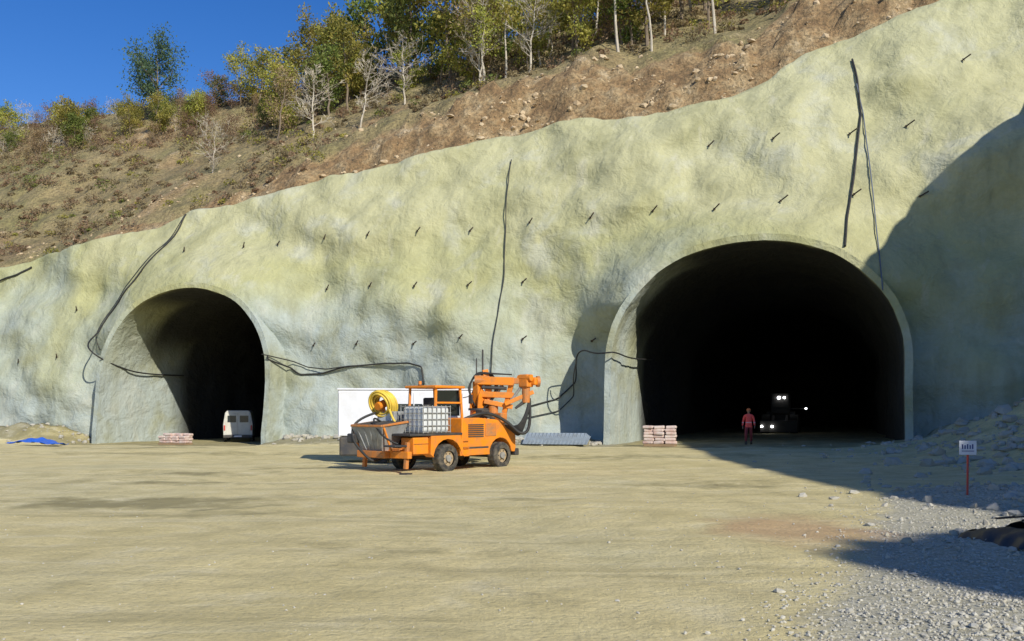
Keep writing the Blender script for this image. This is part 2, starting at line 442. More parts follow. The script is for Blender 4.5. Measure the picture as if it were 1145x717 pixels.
def spaced(core0,core1,step,ext):
    a=list(np.arange(core0,core1,step)); st=step; x=core0
    L=[]
    while x>-ext: st*=1.35; x-=st; L.append(x)
    st=step; x=a[-1]; R=[]
    while x<ext: st*=1.35; x+=st; R.append(x)
    return np.array(L[::-1]+a+R)
gx=spaced(-38,32,.3,1500); gy=spaced(5,60,.3,1500)
v=[(x,y,gz(x,y)) for x in gx for y in gy]; n=len(gy)
f=[(i*n+j,(i+1)*n+j,(i+1)*n+j+1,i*n+j+1) for i in range(len(gx)-1) for j in range(n-1)]
gr=mesh_obj('ground',v,f,[M_ground],smooth=True)
ca=gr.data.color_attributes.new('zones','FLOAT_COLOR','POINT'); cc=[]
def gravelness(x,y):
    e=2.4+.48*(y-7.3)
    k=sst(e-1.0,e+1.2,x)*(1-sst(19,24,y)); return k
for x in gx:
    for y in gy:
        s,b=toSB(x,y)
        damp=0
        for (cx,cy,ax,ay,am) in ((-7.6,18.4,3.4,1.5,.95),(-5.2,16.2,1.6,.8,.65),(-9,23.5,3.5,1.2,.65),(-10,27,4,1.4,.65),(-5.5,29.4,3,1.2,.75),(3,36,9,2.0,.6),(-16,40,9,2,.65),(5.5,23,2.5,1.6,.65),(-1.5,12,2.2,.7,.5),(-20,48,5,2.2,.8),(0,19,2.5,.8,.5)):
            damp=max(damp,am*math.exp(-((x-cx)/ax)**2-((y-cy)/ay)**2))
        if b>-2: damp=max(damp,.75)
        red=math.exp(-((x-4.6)/1.6)**2-((y-14.2)/2.2)**2)
        gw=sst(-3.5,-.5,b)*.9 if b<8 and not (-12<s-(-35)<6.3 or -7<s<6.5) else 0
        cc+=[max(gravelness(x,y),gw),damp,red,1]
ca.data.foreach_set('color',cc)
# ------------------------------------------------------------------ stones
ph=(1+5**.5)/2
ICO=np.array([(-1,ph,0),(1,ph,0),(-1,-ph,0),(1,-ph,0),(0,-1,ph),(0,1,ph),(0,-1,-ph),(0,1,-ph),(ph,0,-1),(ph,0,1),(-ph,0,-1),(-ph,0,1)])/1.902
ICF=np.array([(0,11,5),(0,5,1),(0,1,7),(0,7,10),(0,10,11),(1,5,9),(5,11,4),(11,10,2),(10,7,6),(7,1,8),(3,9,4),(3,4,2),(3,2,6),(3,6,8),(3,8,9),(4,9,5),(2,4,11),(6,2,10),(8,6,7),(9,8,1)])
def stones(name,pts,mat):
    vs=[];fs=[]
    for k,(x,y,z,r) in enumerate(pts):
        a=ICO*(1+np.random.uniform(-.28,.28,(12,1)))*np.random.uniform(.6,1.25,3)*r
        t=random.uniform(0,6.28);c,s_=math.cos(t),math.sin(t)
        a=np.stack([a[:,0]*c-a[:,1]*s_,a[:,0]*s_+a[:,1]*c,a[:,2]*.75],1)+np.array([x,y,z])
        vs.append(a);fs.append(ICF+12*k)
    vs=np.concatenate(vs);fs=np.concatenate(fs)
    return mesh_obj(name,vs.tolist(),fs.tolist(),[mat])
P=[]
while len(P)<12000:
    y=6.5+13*random.random()**1.5; x=random.uniform(1.0,.62*y+1.2)
    g=gravelness(x,y)
    if random.random()<g*.95+.012:
        r=.007+.019*random.random()**2.2
        if random.random()<.015: r*=2.0
        P.append((x,y,gz(x,y)+r*.3,r))
for i in range(1800):
    y=random.uniform(6.5,30);x=random.uniform(-.6*y,.6*y); r=.005+.012*random.random()**4; P.append((x,y,gz(x,y)+r*.2,r))
stones('gravel',P,M_gravel)
P=[]
for i in range(2100):   # rubble, right edge and heap
    if i<650: x=random.gauss(10.8,1.7);y=random.gauss(17.2,2.6);r=.025+.12*random.random()**3.5
    elif i<850: x=random.gauss(8.2,1.5);y=random.gauss(12.6,1.1);r=.02+.10*random.random()**3
    else: x=random.gauss(20.5,3.6);y=random.gauss(31,6);r=.05+.26*random.random()**3.5
    s,b=toSB(x,y)
    if b>1 or x<5.6: continue
    P.append((x,y,gz(x,y)+r*.15,r))
for i in range(1300):
    s=random.choice([random.uniform(-72,-42.5),random.uniform(-28.5,-14),random.uniform(-16,-8)])
    b=random.gauss(.4,.9); x,y,_=W(s,b,0); r=.04+.2*random.random()**4
    if b>2: continue
    P.append((x,y,gz(x,y)+r*.2,r))
stones('rubble',P,M_stone)
P=[]
for i in range(3800):
    s=random.uniform(-60,22); r=abs(random.gauss(1.8,1.9)) if s>-30 else abs(random.gauss(1,6))
    if nz(s,r,40,.25)<.05 and random.random()<.85: continue
    q=.04+.28*random.random()**4.5
    if s<-30: q*=.6
    p=hillP(s,r); P.append((p[0],p[1],p[2]-q*.1,q))
stones('hillside_rocks',P,M_hrock)
# ------------------------------------------------------------------ trees
def tube(v,f,mi,path,radii,k=5,m=0):
    base=len(v)
    for i,p in enumerate(path):
        d=(path[min(i+1,len(path)-1)]-path[max(i-1,0)]).normalized()
        a=d.orthogonal().normalized();b=d.cross(a)
        for j in range(k):
            t=6.2832*j/k; v.append(tuple(p+(a*math.cos(t)+b*math.sin(t))*radii[i]))
    for i in range(len(path)-1):
        for j in range(k):
            f.append((base+i*k+j,base+i*k+(j+1)%k,base+(i+1)*k+(j+1)%k,base+(i+1)*k+j)); mi.append(m)
def tree_mesh(name,seed,h,cr,leaves,lsize,tr,start,lm,bark,twigs=2,clump=.55):
    R=random.Random(seed); v=[];f=[];mi=[]; tips=[]
    def rv(s): return Vector((R.uniform(-s,s),R.uniform(-s,s),R.uniform(-s,s)))
    path=[Vector((0,0,-.4))];n=8
    lean=Vector((R.uniform(-.12,.12),R.uniform(-.12,.12),0))
    for i in range(1,n+1): path.append(Vector((0,0,h*i/n*.93))+lean*h*i/n+rv(h*.018))
    tube(v,f,mi,path,[tr*(1-.88*i/n) for i in range(n+1)],6)
    nb=int(10+h*1.2)
    for b in range(nb):
        t=start+(1-start)*(b+R.random())/nb*.97
        i=min(int(t*n),n-1); p=path[i].lerp(path[i+1],t*n-i)
        a=R.uniform(0,6.28); L=cr*(1.15-.75*abs(t-.55)/.5)*R.uniform(.6,1.2)
        d=Vector((math.cos(a),math.sin(a),R.uniform(.35,1.1))).normalized()
        bp=[p]
        for j in range(3): bp.append(bp[-1]+d*L/3+rv(L*.07)); d=(d+Vector((0,0,.12))).normalized()
        r0=tr*(1-.85*t)*.5
        tube(v,f,mi,bp,[r0,r0*.7,r0*.45,r0*.15],4)
        tips+= [bp[2],bp[3]]
        for w in range(twigs+1):
            q=bp[1+w%3]; dd=(d+rv(.9)).normalized(); e=q+dd*L*R.uniform(.3,.6); m_=q.lerp(e,.5)+rv(.08*L)
            tube(v,f,mi,[q,m_,e],[r0*.35,r0*.25,r0*.1+.008],3); tips.append(e)
            if leaves<400:
                for u in range(4):
                    e2=m_.lerp(e,R.random())+ (dd+rv(.9)).normalized()*L*.28
                    tube(v,f,mi,[m_.lerp(e,R.random()),e2],[.018,.008],3)
    tips=[t for t in tips if R.random()<.8]
    for i in range(leaves):
        c=R.choice(tips); g=Vector((R.gauss(0,clump),R.gauss(0,clump),R.gauss(0,clump*.7)))*cr*.32
        c=c+g; s=lsize*R.uniform(.5,1.3)
        a=rv(1).normalized(); b=a.orthogonal().normalized(); b=(b*math.cos(i)+a.cross(b)*math.sin(i))
        a2=a.cross(b)
        k=len(v); v+= [tuple(c+b*s),tuple(c+a2*s*.6),tuple(c-b*s),tuple(c-a2*s*.6)]; f.append((k,k+1,k+2,k+3)); mi.append(1)
    me=bpy.data.meshes.new(name); me.from_pydata(v,[],f); me.materials.append(bark); me.materials.append(lm)
    me.polygons.foreach_set('material_index',mi); me.update()
    return me
TM={
 'yg':[tree_mesh('oak_mesh',s,9,2.7,2600,.17,.16,.2,M_lyg,M_bark) for s in (1,2,3)],
 'gr':[tree_mesh('beech_mesh',s,8.5,2.4,2600,.17,.15,.18,M_lgr,M_bark) for s in (4,5)],
 'dk':[tree_mesh('dark_tree_mesh',s,8,3.3,6500,.14,.2,.2,M_ldk,M_bark,clump=.6) for s in (6,)],
 'ru':[tree_mesh('rust_tree_mesh',s,7,2.2,1300,.13,.12,.2,M_lru,M_bark,clump=.8) for s in (8,9)],
 'bi':[tree_mesh('birch_mesh',s,11,1.7,900,.15,.12,.45,M_lyg,M_barkp,clump=.8) for s in (10,11,12)],
 'ba':[tree_mesh('bare_tree_mesh',s,7.5,2.4,90,.12,.10,.2,M_lol,M_barkp,twigs=4) for s in (13,14)],
}
NM={'yg':'oak_tree','gr':'beech_tree','dk':'oak_tree','ru':'hornbeam_tree','bi':'birch_tree','ba':'bare_tree'}
def plant(k,s,r,sc=1.0):
    o=bpy.data.objects.new(NM[k],random.choice(TM[k])); p=hillP(s,r)
    o.location=(p[0],p[1],p[2]-.1-1.2*sc*(sc<.75)); o.rotation_euler=(random.uniform(-.07,.07),random.uniform(-.07,.07),random.uniform(0,6.28))
    o.scale=(sc*random.uniform(.9,1.1),)*2+(sc*random.uniform(.9,1.15),); link(o)
plant('dk',-70,33,1.0)
plant('yg',-77,28,.68); plant('yg',-79,29,.62); plant('gr',-76,27,.5); plant('yg',-81,30,.55)
plant('yg',-90,30,.6); plant('ru',-86,33,.6); plant('gr',-93,27,.6);plant('yg',-61,27,.4)
for i in range(70):
    s=random.uniform(-104,-44); r=Rc(s)-random.uniform(0,12)
    plant(random.choices(['ru','yg','gr','ba'],[.5,.25,.10,.15])[0],s,r,random.uniform(.28,.52))
for s,r,k,c in ((-62,33,'ru',.7),(-58,32,'yg',.65),(-55,30,'yg',.75),(-52,31,'gr',.75),(-50,27,'ru',.7),(-48,29,'yg',.85),(-45,27,'yg',.8),(-43,24,'ru',.8),(-41,25,'yg',1.0),(-38,23,'gr',1.05),(-36,25,'yg',1.1),(-33,21,'yg',1.1),(-31,19,'gr',1.1),(-30,24,'yg',1.15),(-27,17,'yg',1.15),(-25,21,'gr',1.0),(-24,15,'ru',.9),(-44,9,'ba',.7),(-36,10,'ba',.8),(-31,9,'ba',.75),(-29,12,'ba',.8),(-22,11,'ba',.9)):
    plant(k,s,r,c)
for i in range(25):
    s=random.uniform(-46,-20); r=random.uniform(14,26)
    plant(random.choices(['ru','yg','gr','ba'],[.3,.42,.18,.1])[0],s,r,random.uniform(.4,.85))
for i in range(155):
    s=random.uniform(-24,34); r=random.uniform(7,42) if s>-12 else random.uniform(11,30)
    r0=float(np.interp(s,[-24,-12,0,12],[9,5.5,5.5,6]))
    if r<r0 or random.random()<.2: r=r0+random.random()*4
    k=random.choices(['yg','gr','ru','bi','ba'],[.32,.13,.12,.28,.15])[0]
    plant(k,s,r,random.uniform(.6,1.0))
# scrub: one object
def scrub(name,pts,mats):
    v=[];f=[];mi=[];R=random.Random(3)
    for (x,y,z,r,m) in pts:
        for w in range(4):
            a=R.uniform(0,6.28); p=Vector((x,y,z-.1)); e=p+Vector((math.cos(a)*r*.7,math.sin(a)*r*.7,r*R.uniform(.8,1.5)))
            tube(v,f,mi,[p,e],[.025,.008],3,0)
        nl=int(40+50*r)
        for i in range(nl):
            th=R.uniform(0,6.28);q=R.random()**.5*r; c=Vector((x+q*math.cos(th),y+q*math.sin(th),z+r*R.random()**.8*1.2*(1-.5*q/r)))
            a=Vector((R.gauss(0,1),R.gauss(0,1),R.gauss(0,1))).normalized(); b=a.orthogonal().normalized();a2=a.cross(b); s=R.uniform(.05,.13)
            k=len(v); v+= [tuple(c+b*s),tuple(c+a2*s*.6),tuple(c-b*s),tuple(c-a2*s*.6)]; f.append((k,k+1,k+2,k+3)); mi.append(m)
    mesh_obj(name,v,f,mats,mi=mi)
P=[]
for i in range(3000):
    s=random.uniform(-108,20); r=random.uniform(1.5,40)
    if s>-30 and r<6: continue
    if nz(s,r,17,.12)<-.15 and random.random()<.65: continue
    p=hillP(s,r); q=.22+.7*random.random()**1.9
    if r>20: q*=1.5
    P.append((p[0],p[1],p[2],q,random.choices([1,2,3,4],[.36,.48,.10,.06])[0]))
scrub('scrub_bushes',P,[M_bark,M_lru,M_lol,M_lyg,M_lgr])
# ------------------------------------------------------------------ rock bolts
rb=empty('rock_bolts')
BP=[(s,12.7) for s in (-33,-30.6,-27,-23.6,-20.4,-17.2,-13.6,-9.6,-6.2,-2.9,.5,4.2,7.1)]+[(s,16.7) for s in (-3.5,.2,3.9,6.8)]+[(s,20.6) for s in (9.6,)]
BP+=[(s,9.3) for s in (-26.5,-23.2,-20,-17,-13.6)]+[(s,5.9) for s in (-26.9,-23.7,-20.3,-16.9,-13.4,-9.5)]+[(-50.5,5.2),(-46.5,9.0),(-47,5.6),(-37.4,12.6)]
for k,(s,z) in enumerate(BP):
    s+=random.uniform(-.15,.15); z+=random.uniform(-.15,.15); b=wall_b(s,z)
    p=Vector(W(s,b+.1,z)); q=Vector(W(s+random.uniform(.4,.55),b-.38,z+random.uniform(.15,.3)))
    rod('bolt_rod',p,q,.037,M_bolt,rb,8); c=p.lerp(q,.3); d=(q-p).normalized()
    a=box('bearing_plate',(-.06,-.06,-.012),(.06,.06,.012),M_bolt,rb,.004); a.location=c; a.rotation_mode='QUATERNION'; a.rotation_quaternion=d.to_track_quat('Z','Y')
# ------------------------------------------------------------------ cables
def wp(s,z,off=.08): return W(s,wall_b(s,z)-off,z)
def wl(lst,off=.08,sub=4):
    out=[]
    for (a,b) in zip(lst[:-1],lst[1:]):
        for i in range(sub):
            t=i/sub; out.append(wp(a[0]+(b[0]-a[0])*t,a[1]+(b[1]-a[1])*t,off))
    out.append(wp(*lst[-1],off)); return out
cable('power_cable',wl([(-39.0,15.6),(-39.3,14),(-39.8,12.2),(-41.1,10.1),(-42.4,8.4),(-42.9,7.2)])+[W(-42.3,-.1,6.2),W(-41.5,-.05,5.5),W(-41.35,1.5,4.9),W(-41.3,4,4.4),W(-41.3,8,4.5)],.05,M_blk)
cable('power_cable',wl([(-39.1,15.6),(-39.6,13.6),(-40.4,11.9),(-41.5,10.2),(-42.7,8.6),(-43.2,7.0),(-43.0,6.0)]),.025,M_blk)
cable('power_cable',[W(-28.95,6,5.6),W(-28.9,2,5.5),W(-28.7,-.15,5.1)]+wl([(-28.2,4.6),(-27.4,4.15),(-26,4.2),(-24.3,4.6),(-22,4.75),(-20.3,4.75),(-19.3,4.5),(-19.1,3.6),(-19.3,2.6)],.12),.05,M_blk)
cable('power_cable',[W(-28.7,-.12,5.3)]+wl([(-28.1,5.0),(-27,4.6),(-25.6,4.45),(-24.1,4.62)],.2),.035,M_blk)
cable('hanging_cable',wl([(-15.1,17.2),(-15.0,14),(-14.6,9.8),(-14.7,7),(-14.9,4.2),(-14.8,1.5)],.12),.03,M_blk)
cable('hanging_cable',wl([(4.3,21.6),(4.55,20),(4.7,17.9),(4.5,16),(4.3,13.9),(3.95,11.5),(3.85,9.9)],.1),.055,M_blk)
cable('hanging_cable',wl([(4.5,19.8),(4.8,18),(5.0,15.5),(5.2,12.8),(5.4,9.5)],.12)+[W(5.5,.5,7.6)],.03,M_bcable)
cable('power_cable',wl([(-12.6,2.2),(-11.3,2.6),(-10.3,3.6)],.1)+[W(-9.8,1.6,4.9),W(-9.2,.9,5.2),W(-8.4,.2,4.9),W(-7.7,-.1,4.9),W(-7.2,-.15,4.95),W(-6.95,3,4.7),W(-6.9,8,5)],.04,M_blk)
cable('power_cable',wl([(-12.9,1.5),(-11.2,1.9),(-10.4,2.8)],.14)+[W(-10,1.7,3.8),W(-9.7,1.5,4.7)],.03,M_blk)
cable('power_cable',wl([(-75,12.2),(-58,12.0),(-55,11.6),(-53.5,12.0),(-52.6,12.6)],.12),.06,M_blk)
# ------------------------------------------------------------------ shotcrete spraying vehicle
SV=empty('shotcrete_spraying_vehicle',(-2.87,28.97,gz(-2.5,29.5)),math.atan2(.77,.64))
def wheel(c,r,w,par,rim):
    c=Vector(c); sg=1 if c.y>0 else -1
    prof=[(r*.55,-w/2),(r*.88,-w/2),(r*.97,-w*.42),(r,-w*.3),(r,w*.3),(r*.97,w*.42),(r*.88,w/2),(r*.55,w/2)]
    v=[];f=[];n=36
    for i in range(n):
        a=6.28318*i/n
        for k,(rr,y) in enumerate(prof):
            q=rr*(1.025 if (i%2==0 and 2<=k<=5) else 1)
            v.append((c.x+q*math.cos(a),c.y+y,c.z+q*math.sin(a)))
    m=len(prof)
    for i in range(n):
        for k in range(m-1): f.append((i*m+k,((i+1)%n)*m+k,((i+1)%n)*m+k+1,i*m+k+1))
    mesh_obj('tyre',v,f,[M_tyre],par)
    rod('rim',c+Vector((0,-w*.32,0)),c+Vector((0,w*.32,0)),r*.57,rim,par,24)
    rod('hub',c+Vector((0,sg*w*.3,0)),c+Vector((0,sg*w*.5,0)),r*.24,M_grey,par,16)
    for i in range(6):
        a=i*1.047; rod('wheel_nut',c+Vector((r*.38*math.cos(a),sg*w*.3,r*.38*math.sin(a))),c+Vector((r*.38*math.cos(a),sg*w*.38,r*.38*math.sin(a))),.022,M_dark,par,6)
M_rim=simple('dusty_wheel_rim',(.4,.3,.18),.8,0,.7,(.25,.2,.13),5)
for x in (0,2.65):
    for y in (-.95,.95): wheel((x,y,.45),.45,.36,SV,M_rim)
    rod('axle',(x,-.9,.45),(x,.9,.45),.09,M_dark,SV)
box('chassis_frame',(-1.6,-.55,.55),(3.3,.55,.8),M_or2,SV)
for y in (-1.06,1.0): box('side_sill',(.6,y,.5),(2.05,y+.06,.72),M_or,SV)
arch=[(2.65+.6*math.cos(a),.45+.6*math.sin(a)) for a in np.linspace(math.radians(10),math.radians(165),10)]
hp=[(.7,.62),(.7,1.72),(1.5,1.74),(2.55,1.66),(3.3,1.32),(3.46,1.1),(3.46,.55)]+arch
prism('engine_hood',hp,-1.03,1.03,M_or,SV,.03)
for i in range(7): box('side_louvre',(1.0,-1.055,1.1+i*.065),(1.75,-1.03,1.135+i*.065),M_dark,SV,.004)
box('access_door',(1.85,-1.05,1.12),(2.4,-1.03,1.55),M_or2,SV,.006)
box('headlight_panel',(3.4,-.9,.85),(3.5,.9,1.05),M_dark,SV)
for y in (-.75,.75): rod('headlight',(3.5,y,.95),(3.53,y,.95),.08,M_ibc,SV)
box('front_bumper',(3.4,-1.05,.42),(3.62,1.05,.66),M_dark,SV,.03)
box('dark_stripe',(.75,-1.045,.7),(2.0,-1.03,.78),M_dark,SV,.003)
fd=[(-.62,.5)]+[(.66*math.cos(a),.45+.62*math.sin(a)) for a in np.linspace(math.radians(170),math.radians(10),9)]+[(.72,.5),(.72,.75),(.6,1.18),(-.75,1.18),(-.78,.6)]
prism('rear_fender',fd,-1.08,-.72,M_or,SV,.01)
prism('rear_fender',fd,.72,1.08,M_or,SV,.01)
box('rear_deck',(-1.65,-1.08,1.18),(.68,1.08,1.26),M_dark,SV)
box('rear_crossmember',(-1.78,-1.1,.5),(-1.6,1.1,.72),M_or,SV)
box('tool_box',(-1.5,-1.06,.62),(-.85,-.5,1.14),M_or,SV,.03)
box('tool_box_lid_gap',(-1.49,-1.07,.93),(-.86,-1.062,.945),M_dark,SV,0)
for y in (-.95,.95):
    beam('outrigger',(-1.65,y,1.0),(-1.72,y,.18),.12,.12,M_or2,SV); rod('outrigger_foot',(-1.72,y,.0),(-1.72,y,.06),.2,M_dark,SV)
box('water_tank',(-1.05,-1.02,1.3),(.12,-.1,2.1),M_ibc,SV,.08)
for i in range(7):
    x=-1.08+i*.2
    rod('cage_bar',(x,-1.06,1.27),(x,-1.06,2.14),.014,M_grey,SV,6)
for i in range(5):
    z=1.3+i*.2
    rod('cage_bar',(-1.09,-1.06,z),(.15,-1.06,z),.014,M_grey,SV,6); rod('cage_bar',(-1.09,-1.06,z),(-1.09,-.06,z),.014,M_grey,SV,6)
for i in range(6):
    y=-1.06+i*.2; rod('cage_bar',(-1.09,y,1.27),(-1.09,y,2.14),.014,M_grey,SV,6)
rod('tank_cap',(-.45,-.55,2.1),(-.45,-.55,2.16),.14,M_dark,SV)
# hopper
hv=[(-2.15,-.35,1.5),(-2.15,1.05,1.5),(-1.1,1.05,1.62),(-1.1,-.35,1.62),(-1.85,.0,.7),(-1.85,.75,.7),(-1.35,.75,.7),(-1.35,.0,.7)]
hb=mesh_obj('concrete_hopper',hv,[(0,4,5,1),(1,5,6,2),(2,6,7,3),(3,7,4,0),(4,7,6,5)],[M_grey],SV)
sm=hb.modifiers.new('s','SOLIDIFY'); sm.thickness=.04
for a,b in (((-2.17,-.37,1.5),(-2.17,1.07,1.5)),((-2.17,1.07,1.5),(-1.08,1.07,1.62)),((-2.17,-.37,1.5),(-1.08,-.37,1.62))): beam('hopper_rim',a,b,.07,.07,M_or2,SV)
for i in range(8): rod('hopper_grate',(-2.15,-.3+i*.18,1.53),(-1.1,-.3+i*.18,1.65),.015,M_dark,SV,6)
for i in range(4): beam('hopper_rib',(-2.14,-.1+i*.3,1.42),(-1.9,.12+i*.17,.75),.04,.05,M_grey,SV,.005)
box('hopper_remixer_motor',(-2.2,.95,.95),(-1.7,1.25,1.25),M_dark,SV,.04)
rod('hopper_outlet',(-1.6,.37,.72),(-1.2,.37,.5),.14,M_dark,SV)
beam('hopper_brace',(-2.1,-.38,1.45),(-1.75,-.38,.62),.06,.06,M_or,SV); beam('hopper_brace',(-2.1,1.1,1.45),(-1.75,1.1,.62),.06,.06,M_or,SV)
box('hopper_guard',(-2.0,-.3,.5),(-1.78,1.0,.72),M_or2,SV)
box('hose_tray',(-2.2,-1.0,.86),(-1.7,-.45,.92),M_dark,SV)
box('control_cabinet',(-1.15,.2,1.26),(-.7,1.0,1.95),M_grey,SV,.03)
box('cabinet_door',(-1.17,.28,1.32),(-1.15,.92,1.88),M_ibc,SV,.008)
box('accelerator_tank',(-.65,.1,1.26),(-.25,.95,1.8),M_dark,SV,.06)
for i in range(4): rod('pump_cylinder',(-1.0,-.35+i*.25,.95),(.6,-.35+i*.25,.95),.08,M_dark,SV)
for i in range(5):
    for j in range(3 if i in(1,2,3) else 2):
        torus('hose_coil',(-1.28+i*.075,.72,2.18+.004*i),.42-.075*j+.02*(i%2),.038,(1,.1+.06*random.uniform(-1,1),.35+.08*random.uniform(-1,1)),M_yel,SV,32,8)
rod('reel_hub',(-1.4,.7,2.1),(-.9,.75,2.26),.13,M_or,SV)
beam('reel_stand',(-1.1,.5,1.3),(-1.12,.72,2.15),.06,.06,M_or2,SV); beam('reel_stand',(-1.1,.95,1.3),(-1.12,.72,2.15),.06,.06,M_or2,SV)
cable('yellow_hose',[(-1.2,.35,2.0),(-1.3,.1,1.7),(-1.15,-.05,1.45),(-1.25,-.1,1.2),(-1.4,.0,1.0)],.038,M_yel,SV)
cable('black_hose',[(-1.3,.9,1.9),(-1.9,1.2,1.7),(-2.25,1.0,1.1),(-2.1,.4,.5),(-1.9,.2,.35),(-1.5,.3,.5)],.04,M_blk,SV)
cable('black_hose',[(-1.15,.6,1.5),(-1.7,.5,1.8),(-2.1,.1,1.6),(-2.2,-.5,1.1),(-1.9,-.8,.95)],.03,M_blk,SV)
# cab
for x in (-.12,1.15):
    for y in (-.62,.62): beam('cab_post',(x,y,1.26 if x<0 else 1.7),(x+(.06 if x<0 else -.08),y*.96,2.72),.08,.08,M_or,SV)
box('cab_roof',(-.2,-.72,2.7),(1.2,.72,2.79),M_or,SV,.03)
box('cab_rear_panel',(-.14,-.6,1.28),(-.1,.6,1.9),M_or,SV,.01)
box('cab_beam',(-.1,-.66,2.2),(1.1,-.6,2.26),M_or,SV,.01)
box('operator_seat',(.25,-.3,1.7),(.75,.3,1.84),M_blk,SV,.05); box('seat_back',(.2,-.28,1.84),(.33,.28,2.4),M_blk,SV,.05)
rod('steering_column',(1.1,0,1.7),(.92,0,2.05),.03,M_dark,SV); torus('steering_wheel',(.9,0,2.07),.18,.018,(-.5,0,1),M_blk,SV,24,6)
box('windscreen',(1.08,-.56,1.8),(1.095,.56,2.65),M_glass,SV,0)
rod('mirror_arm',(1.15,-.66,2.4),(1.2,-.95,2.45),.015,M_blk,SV,6); box('mirror',(1.17,-1.05,2.2),(1.21,-.88,2.5),M_dark,SV,.02)
torus('beacon_base',(.2,.4,2.82),.06,.02,(0,0,1),M_dark,SV,16,6); rod('beacon',(.2,.4,2.8),(.2,.4,2.95),.055,M_or,SV)
# boom folded upright over the hood: column, knuckle, short telescopic arm, spray head
rod('boom_turret',(2.55,-.1,1.55),(2.55,-.1,2.0),.3,M_or,SV,24); rod('slewing_ring',(2.55,-.1,1.98),(2.55,-.1,2.06),.36,M_dark,SV,24)
for y in (-.28,.08): prism('boom_bracket',[(2.3,2.05),(2.85,2.05),(2.75,2.55),(2.5,2.75),(2.35,2.5)],y-.02,y+.03,M_or,SV,.008)
beam('boom_lower_arm',(2.55,-.1,2.1),(2.5,-.1,3.0),.24,.28,M_or,SV)
beam('boom_upright_arm',(2.85,-.45,1.9),(2.65,-.3,3.4),.18,.2,M_or,SV)
rod('boom_knuckle',(2.4,-.05,3.02),(2.7,-.4,3.02),.18,M_or2,SV)
beam('boom_main_arm',(2.45,-.15,3.02),(3.15,-1.2,2.98),.24,.28,M_or,SV)
beam('boom_telescope',(3.05,-1.05,3.0),(3.35,-1.45,3.0),.16,.2,M_or2,SV)
beam('boom_second_arm',(2.5,-.15,2.55),(3.2,-1.15,2.5),.2,.2,M_or,SV)
beam('boom_brace',(3.05,-.85,1.9),(3.15,-1.1,2.95),.14,.16,M_or,SV)
rod('lift_cylinder',(2.75,-.2,2.1),(2.95,-.85,2.85),.065,M_grey,SV); rod('arm_cylinder',(2.5,-.3,2.78),(3.0,-1.0,2.74),.06,M_dark,SV)
rod('tilt_cylinder',(3.1,-1.15,2.35),(3.35,-1.5,2.95),.05,M_grey,SV)
box('spray_head',(3.2,-1.75,2.78),(3.55,-1.35,3.22),M_or,SV,.04)
box('head_side_motor',(3.4,-1.93,2.85),(3.68,-1.66,3.12),M_or,SV,.05)
rod('head_rotator',(3.38,-1.55,2.8),(3.38,-1.55,2.25),.14,M_or2,SV); rod('spray_nozzle',(3.35,-1.53,2.3),(3.1,-1.3,2.05),.07,M_dark,SV,r2=.04)
beam('nozzle_lance',(3.55,-1.75,2.62),(2.9,-1.0,2.2),.12,.14,M_or,SV)
rod('head_motor',(3.3,-1.85,3.1),(3.3,-1.3,3.1),.11,M_or,SV)
rod('head_disc',(3.65,-1.8,2.98),(3.73,-1.86,2.98),.19,M_or2,SV,20)
beam('boom_link',(2.55,-.35,2.3),(3.2,-1.1,2.1),.16,.16,M_or,SV); rod('boom_valve_block',(2.85,-.5,1.75),(2.85,-.5,2.3),.18,M_or2,SV)
box('valve_bank',(2.0,-.75,1.72),(2.4,-.45,2.0),M_dark,SV); box('boom_tank',(2.75,-.95,1.55),(3.1,-.55,1.9),M_or2,SV,.04)
rod('vertical_mast',(2.65,-.2,3.2),(2.65,-.2,4.1),.03,M_dark,SV,8); rod('vertical_mast',(2.55,.0,3.0),(2.55,.0,3.8),.022,M_dark,SV,8)
for k in range(8):
    o=.06*k
    cable('hydraulic_hose',[(2.45+o*.3,-.2-o*.4,2.0),(2.7+o,-.7-o*.6,1.6-o*.2),(3.0+o*.5,-1.2-o*.4,1.4-o),(3.2+o*.3,-1.5-o*.3,1.5+o*.4),(3.45,-1.7,2.4),(3.4,-1.6+o*.3,2.85)],.03,M_blk,SV)
for k in range(4):
    cable('hydraulic_hose',[(2.4,-.1,2.1),(2.3-.05*k,.05,2.4+.08*k),(2.3,.1,2.9),(2.45,-.1,3.25+.03*k),(2.7,-.6,3.25),(3.1,-1.15,3.22)],.025,M_blk,SV)
for k in range(3):
    cable('hydraulic_hose',[(2.5,-.3,2.0),(2.9,-.6-.1*k,2.5),(2.8,-.6,3.15+.06*k),(2.6,-.2,3.3),(2.5,.1,2.9)],.022,M_blk,SV)
cable('delivery_hose',[(.5,-.2,1.3),(1.4,-.85,1.85),(2.2,-.95,1.9),(2.8,-1.2,1.6),(3.2,-1.5,1.1),(3.5,-1.7,1.4),(3.5,-1.6,2.4)],.055,M_blk,SV)
cable('delivery_hose',[(-1.2,.37,.5),(-.5,.3,.9),(.3,-.1,1.1),(.6,-.2,1.3)],.07,M_blk,SV)
for i in range(3): beam('ladder_rung',(.72,-1.1,.5+.25*i),(.98,-1.1,.5+.25*i),.03,.03,M_or,SV)
